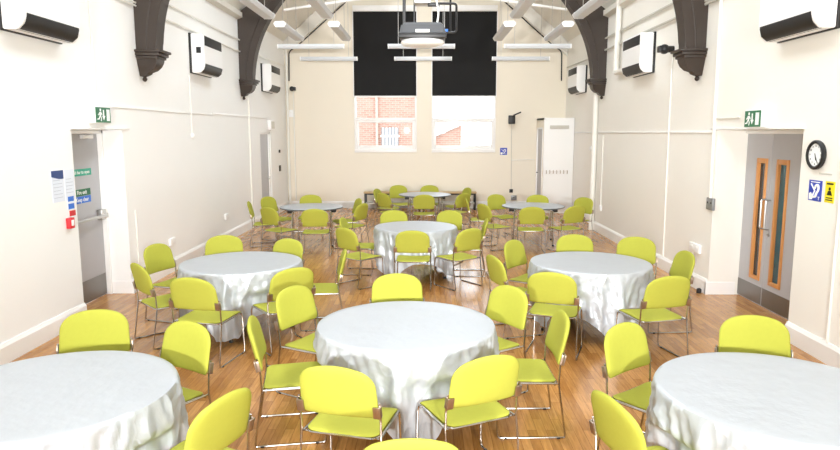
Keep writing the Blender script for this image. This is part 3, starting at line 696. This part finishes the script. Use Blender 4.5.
CH = [  # x, y, yaw (deg), label
 (-2.36, 4.38, -163, 'behind the front left table, backrest facing the camera'),
 (-1.77, 4.11, 150, 'at the far right side of the front left table, seat corner showing'),
 (-1.26, 3.22, 66, 'at the near right of the front left table, cut by the bottom edge'),
 (-.24, 5.64, -176, 'directly behind the front middle table, facing the camera'),
 (-0.89, 5.26, -120, 'at the far left side of the front middle table, angled to it'),
 (-0.95, 4.50, -80, 'at the left side of the front middle table, backrest edge-on'),
 (-0.44, 3.78, -14, 'at the near left of the front middle table, seen from behind'),
 (0.26, 3.94, 25, 'at the near right of the front middle table, seen from behind'),
 (0.73, 4.61, 91, 'at the right side of the front middle table, backrest edge-on'),
 (0.51, 5.26, 126, 'at the far right side of the front middle table, angled to it'),
 (-.07, 2.92, 2, 'at the very front, only its top showing at the bottom edge'),
 (2.30, 4.26, 168, 'behind the front right table, backrest facing the camera'),
 (1.53, 4.11, -142, 'at the far left side of the front right table, seat showing'),
 (1.20, 3.16, -74, 'at the near left of the front right table, cut by the bottom edge'),
 (-2.53, 7.92, -172, 'behind the middle left table, left of two facing the camera'),
 (-1.81, 7.68, 152, 'behind the middle left table, right of two facing the camera'),
 (-2.91, 7.44, -108, 'at the far left of the middle left table, by the socket'),
 (-2.69, 6.59, -46, 'at the left of the middle left table, backrest nearly edge-on'),
 (-2.07, 6.03, -12, 'at the near left of the middle left table, seen from behind'),
 (-1.45, 6.41, 38, 'at the near right of the middle left table, seen from behind'),
 (-1.18, 7.14, 99, 'at the right side of the middle left table, backrest edge-on'),
 (1.91, 8.01, 176, 'behind the middle right table, facing the camera'),
 (2.56, 7.84, 157, 'at the far right of the middle right table, facing the camera'),
 (2.62, 7.08, 94, 'at the right side of the middle right table, nearest the wall'),
 (2.19, 6.13, 14, 'at the near right of the middle right table, seen from behind'),
 (1.29, 6.27, -20, 'at the near left of the middle right table, seen from behind'),
 (1.29, 7.67, -128, 'at the far left of the middle right table, front showing'),
 (1.00, 6.93, -72, 'at the left side of the middle right table, facing right'),
 (-0.49, 10.65, -172, 'behind the centre table, left of two facing the camera'),
 (0.31, 10.66, 155, 'behind the centre table, right of two facing the camera'),
 (-.16, 8.92, -2, 'in front of the centre table, seen straight from behind'),
 (-0.92, 9.11, -44, 'at the near left of the centre table, seen from behind'),
 (-1.00, 9.94, -95, 'at the left side of the centre table, half hidden by another chair'),
 (0.46, 9.06, 37, 'at the near right of the centre table, seen from behind'),
 (.66, 9.86, 88, 'at the right side of the centre table, backrest edge-on'),
 (-2.39, 13.42, -174, 'behind the bare far left table, facing the camera'),
 (-1.93, 11.41, 4, 'in front of the bare far left table, seen from behind'),
 (-3.00, 13.17, -118, 'far left of the bare far left table, by the grey door'),
 (-2.61, 11.62, -36, 'at the near left of the bare far left table, seen from behind'),
 (-3.10, 12.42, -80, 'left of the bare far left table, closest to the wall socket'),
 (-1.58, 12.84, 112, 'at the far right of the bare far left table, behind another chair'),
 (-1.41, 12.15, 64, 'at the right side of the bare far left table, overlapping one behind'),
 (-0.58, 16.02, -160, 'behind the far middle table, left of two facing the camera'),
 (.09, 15.98, 174, 'behind the far middle table, right of two facing the camera'),
 (-.02, 14.05, 0, 'in front of the far middle table, seen from behind'),
 (-0.72, 14.32, -46, 'at the near left of the far middle table, seen from behind'),
 (-0.87, 15.14, -108, 'at the left side of the far middle table, partly hidden'),
 (0.66, 14.32, 44, 'at the near right of the far middle table, seen from behind'),
 (.77, 15.46, 112, 'at the far right of the far middle table, partly hidden'),
 (1.12, 13.08, -92, 'edge-on between the far middle and far right tables'),
 (2.34, 13.46, 170, 'behind the bare far right table, facing the camera'),
 (1.64, 13.59, -152, 'at the far left of the bare far right table, facing the camera'),
 (1.32, 12.1, -62, 'at the near left of the bare far right table, seen from behind'),
 (1.92, 11.75, -3, 'in front of the bare far right table, seen straight from behind'),
 (2.59, 11.89, 26, 'at the near right of the bare far right table, seen from behind'),
 (3.03, 13.00, 130, 'at the far right of the bare far right table, nearest the wall'),
]
# ------------------------------------------------------------------ tables
def round_table(x, y, r, rot, lab):
    t = thing('round_table', lab, 'table', Matrix.Translation((x, y, 0)) @ Matrix.Rotation(rot, 4, 'Z'), 'round folding tables')
    bm = new(); lathe(bm, [(r - .012, .712), (r, .718), (r, .733), (r - .004, .7345)], 64); link('table_edge', bm, M['table_edge'], t)
    bm = new(); lathe(bm, [(r - .006, .7335), (r - .006, .738), (r - .012, .7395)], 64); link('tabletop', bm, M['table'], t)
    for sx in (-1, 1):
        for sy in (-1, 1):
            bm = new(); tube(bm, fillet([(sx * .25, sy * .36, .705), (sx * .36, sy * .36, .69), (sx * .38, sy * .37, .02)], .05), .016, 10); lg = link('leg', bm, M['chrome'], t)
            bm = new(); lathe(bm, [(.022, 0), (.022, .025), (.016, .03)], 12, Matrix.Translation((sx * .38, sy * .37, 0))); link('foot', bm, M['black'], lg)
        bm = new(); tube(bm, [(sx * .37, -.36, .25), (sx * .37, .36, .25)], .011, 8); link('stretcher', bm, M['chrome'], t)
        bm = new(); box(bm, sx * .42 - .05, sx * .42 + .05, -.07, .07, .62, .715, .015); link('folding_catch', bm, M['black'], t)
    bm = new(); tube(bm, [(-.37, 0, .25), (.37, 0, .25)], .011, 8); link('cross_bar', bm, M['chrome'], t)
    return t

def tablecloth(x, y, r, rot, lab, seed, half=1.08):
    rnd = random.Random(seed)
    ph = [rnd.uniform(0, 2 * PI) for _ in range(8)]
    nA, nL = 300, 20
    bm = new()
    R0 = r + .006; top = .746
    near = [(c[0], c[1], R(c[2])) for c in CH if math.hypot(c[0] - x, c[1] - y) < 1.1]
    def drop(a):
        u = a - rot
        m = max(abs(math.cos(u)), abs(math.sin(u)))
        return min(half / m - R0, .68) - .012 * math.sin(7 * a + ph[6])
    def corner(a):
        u = (a - rot) % (PI / 2); return max(0, 1 - abs(u - PI / 4) / (PI / 4))
    rings = []
    for rr in (.25, .5, .75, .9, .96):
        k = 4
        ring = []
        for i in range(nA):
            a = 2 * PI * i / nA
            ring.append(bm.verts.new((R0 * rr * math.cos(a), R0 * rr * math.sin(a), top + .0012 * math.sin(3 * a + ph[0] + rr * 9))))
        rings.append(ring)
    for j in range(nL + 1):
        ring = []
        for i in range(nA):
            a = 2 * PI * i / nA; D = drop(a); c = corner(a)
            l = D * (j / nL) ** 1.0
            s = min(1, l / .35)
            fold = (.55 * math.sin(13 * a + ph[1] + .6 * math.sin(3 * a + ph[2])) + .35 * math.sin(23 * a + ph[3]) + .22 * math.sin(41 * a + ph[4])+ .3 * math.sin(8 * a + ph[5]))
            amp = (.016 + .030 * c) * s ** .8
            # crumple: diagonal creases
            cr = .006 * math.sin(30 * l + 9 * math.sin(6 * a + ph[5]) + ph[6]) * min(1, l / .06) + .004 * math.sin(75 * l + 21 * a + ph[7]) * min(1, l / .06)
            flare = .035 * s - .02 * c * max(0, l - .3)
            rad = R0 + .004 + flare + amp * fold + cr
            if j == 0: rad = R0
            z = top - .004 * (1 if j == 0 else 0) - max(0, l - .004)
            if j == 1: rad = R0 + .008 + .2 * (amp * fold + cr)
            rad = max(rad, R0 - .03 * s + .004) if j > 0 else rad
            px, py = rad * math.cos(a), rad * math.sin(a)
            if z < .56:
                k = min(1, (.56 - z) / .07)
                for cx, cy, ca in near:
                    dx, dy = px + x - cx, py + y - cy
                    lx = dx * math.cos(ca) + dy * math.sin(ca); ly = -dx * math.sin(ca) + dy * math.cos(ca)
                    side = max(0, 1 - max(0, abs(lx) - .27) / .10)
                    need = .262 + .012 * math.sin(40 * lx + 9 * z) - ly
                    if side > 0 and need > 0 and ly > -.3:
                        q = need * side * k
                        px += -math.sin(ca) * q; py += math.cos(ca) * q
            ring.append(bm.verts.new((px, py, max(z, .012))))
        rings.append(ring)
    cv = bm.verts.new((0, 0, top))
    for i in range(nA): bm.faces.new((cv, rings[0][i], rings[0][(i + 1) % nA]))
    for A, B in zip(rings, rings[1:]):
        for i in range(nA): bm.faces.new((A[i], B[i], B[(i + 1) % nA], A[(i + 1) % nA]))
    bmesh.ops.transform(bm, verts=bm.verts, matrix=Matrix.Translation((0, 0, 0)))
    o = link('tablecloth', bm, M['cloth'], None, 60); o.location = (x, y, 0)
    tag(o, lab, 'tablecloth', 'silver grey tablecloths')
    return o

TB = [(-2.07, 3.42, .65, R(-45 - 10), 'front left', True), (-.14, 4.70, .65, R(-45 - 80), 'front middle', True), (1.96, 3.42, .65, R(-150 - 45), 'front right', True),
      (-2.02, 7.02, .645, R(-88 - 45), 'middle left', True), (1.82, 7.05, .64, R(-78 - 45), 'middle right', True), (-.14, 9.80, .615, R(-125 - 45), 'centre', True),
      (-2.20, 12.53, .61, R(10), 'far left', False), (.0, 15.1, .61, R(5), 'far middle', False), (2.13, 12.72, .61, R(-8), 'far right', False)]
for i, (x, y, r, rot, nm, cl) in enumerate(TB):
    round_table(x, y, r, rot, f'round folding table under the silver cloth, {nm} of the hall' if cl else f'bare round grey folding table with chrome legs, {nm} of the hall')
    if cl: tablecloth(x, y, r, rot, f'silver grey cloth draped over the {nm} round table', 11 + i)

# ------------------------------------------------------------------ chairs
def pad(bm, outline, surf, thick, nu=22, nv=16):
    """pillowed pad: outline(v)->(half width), surf(x,v)->(centre point, normal)"""
    F = []; B = []
    for j in range(nv + 1):
        v = -math.cos(PI * j / nv)
        fr = []; br = []
        for i in range(nu + 1):
            u = -math.cos(PI * i / nu)
            e = max(0, (1 - abs(u) ** 7)) ** .5 * max(0, (1 - abs(v) ** 7)) ** .5
            p, n = surf(u * outline(v), v)
            border = i in (0, nu) or j in (0, nv)
            a = bm.verts.new(p + n * thick * e); fr.append(a)
            br.append(a if border else bm.verts.new(p - n * thick * e))
        F.append(fr); B.append(br)
    for j in range(nv):
        for i in range(nu):
            bm.faces.new((F[j][i], F[j][i + 1], F[j + 1][i + 1], F[j + 1][i]))
            q = (B[j][i], B[j + 1][i], B[j + 1][i + 1], B[j][i + 1])
            if len(set(q)) >= 3 and not all(a is b for a, b in zip(q, (F[j][i], F[j + 1][i], F[j + 1][i + 1], F[j][i + 1]))):
                try: bm.faces.new(q)
                except ValueError: pass
    return bm

def make_chair():
    t = thing('stacking_chair', 'x', 'chair', Matrix.Identity(4), 'lime green stacking chairs')
    # seat
    zS = .42
    def s_out(v):
        w = .225 - .008 * (v + 1) * -1 * .5
        return w * (1 - .16 * max(0, abs(v) - .8) ** 2 / .04)
    def s_surf(x, v):
        y = .015 + .215 * v
        z = zS - .012 * (1 - (x / .225) ** 2) - .022 * max(0, v - .55) ** 2 / .2 + .004 * v
        return Vector((x, y, z)), Vector((0, 0, 1))
    bm = new(); pad(bm, s_out, s_surf, .016); link('seat', bm, M['fabric'], t, 60)
    # seat pan rim in chrome
    bm = new(); ring = []
    for v in [i / 10 for i in range(-10, 11)]: ring.append(s_surf(s_out(v), v)[0])
    for v in [i / 10 for i in range(10, -11, -1)]: ring.append(s_surf(-s_out(v), v)[0])
    ring.append(ring[0]); tube(bm, [p * 1.0 + Vector((0, 0, -.012)) for p in ring], .0075, 6, False); link('seat_rim', bm, M['chrome'], t)
    # backrest
    tilt = R(13); h = .165
    def b_surf(x, v):
        c = .02 * (x / .238) ** 2
        s = v * h
        return Vector((x, -.222 - s * math.sin(tilt) + c - h * math.sin(tilt), .695 + s * math.cos(tilt) - .0)), Vector((0, math.cos(tilt), math.sin(tilt)))
    def b_out2(v):
        q = v * h; r = .135; rb = .035
        w = .240 - .012 * (v + 1) / 2
        if q > h - r: return w - r + math.sqrt(max(0, r * r - (q - (h - r)) ** 2))
        if q < -h + rb: return w - rb + math.sqrt(max(0, rb * rb - (-h + rb - q) ** 2))
        return w
    bm = new(); pad(bm, b_out2, b_surf, .021, 24, 26)
    for v_ in bm.verts:
        q = (v_.co.z - .695) / math.cos(tilt) / h
        if q > .2:
            d = .014 * min(1, (abs(v_.co.x) / .12)) ** 2 * (q - .2) / .8
            v_.co.z -= d
    link('backrest', bm, M['fabric'], t, 60)
    # side frames: back upright, rear leg, floor runner, front leg, seat rail - one bent rod each side
    for s in (-1, 1):
        X = s * .247
        pts = [(s * .246, -.234, .635), (X, -.212, .535), (X, -.205, .405), (X, -.262, .03), (X, -.258, .0075), (X, -.2, .0075), (X, .15, .0075), (X, .215, .0075), (X - s * .004, .222, .045), (X - s * .012, .215, .365), (X - s * .016, .205, .402), (X - s * .018, .16, .402), (X - s * .006, -.2, .405)]
        bm = new(); tube(bm, fillet(pts, .025, 4), .0072, 8); fr = link('side_frame', bm, M['chrome'], t)
        for q in (-.215, .16):
            bm = new(); box(bm, X - .009, X + .009, q - .012, q + .012, 0, .012, .002); link('glide', bm, M['black'], fr)
        bm = new(); box(bm, s * .252 - .006, s * .252 + .006, -.236, -.213, .545, .62, .003)
        box(bm, min(s * .212, s * .256), max(s * .212, s * .256), -.246, -.238, .545, .62, .002)
        bmesh.ops.rotate(bm, verts=bm.verts, cent=(0, -.225, .58), matrix=Matrix.Rotation(tilt, 3, 'X'))
        link('back_bracket', bm, M['bracket'], t)
    for yy in (.17, -.18):
        bm = new(); tube(bm, [(-.243, yy, .395), (.243, yy, .395)], .006, 6); link('seat_support_bar', bm, M['chrome'], t)
    return t

proto = make_chair()
def copy_tree(o, parent=None):
    c = o.copy(); COL.objects.link(c); c.parent = parent
    for ch in list(o.children): copy_tree(ch, c)
    return c
spots = []
for i, (x, y, a, lab) in enumerate(CH):
    o = proto if i == len(CH) - 1 else copy_tree(proto)
    spots.append((o, x, y, a, lab))
for o, x, y, a, lab in spots:
    o.matrix_world = Matrix.Translation((x, y, 0)) @ Matrix.Rotation(R(a), 4, 'Z')
    o['label'] = 'lime chair ' + lab

# ------------------------------------------------------------------ light, world, camera
w = bpy.data.worlds.new('world'); sc.world = w; w.use_nodes = True
bg = w.node_tree.nodes['Background']; bg.inputs['Color'].default_value = (.88, .94, 1, 1); bg.inputs['Strength'].default_value = 5.9
def area(name, loc, target, size, power, col=(1, 1, 1)):
    l = bpy.data.lights.new(name, 'AREA'); l.shape = 'DISK'; l.size = size; l.energy = power; l.color = col; l.spread = R(76)
    o = bpy.data.objects.new(name, l); COL.objects.link(o); o.location = loc
    o.rotation_euler = (Vector(target) - Vector(loc)).to_track_quat('-Z', 'Y').to_euler(); return o
area('flash_right', (1.1, -2.2, 2.3), (0, 14, 3.0), .2, 150)
area('flash_left', (-1.1, -2.2, 2.3), (0, 14, 3.0), .2, 150)

cd = bpy.data.cameras.new('camera'); cam = bpy.data.objects.new('camera', cd); COL.objects.link(cam)
f = 650.; pit = math.atan(92 / f); yaw = math.atan(5 / (f / math.cos(pit)))
cd.sensor_width = 36; cd.lens = f / 840 * 36; cd.clip_end = 200
cam.location = (0, 0, 2.15); cam.rotation_euler = (PI / 2 - pit, 0, yaw)
sc.camera = cam
vs = sc.view_settings
vs.view_transform = 'Standard'; vs.look = 'None'; vs.gamma = 1; vs.exposure = -.08
try: vs.use_curve_mapping = False
except Exception: pass
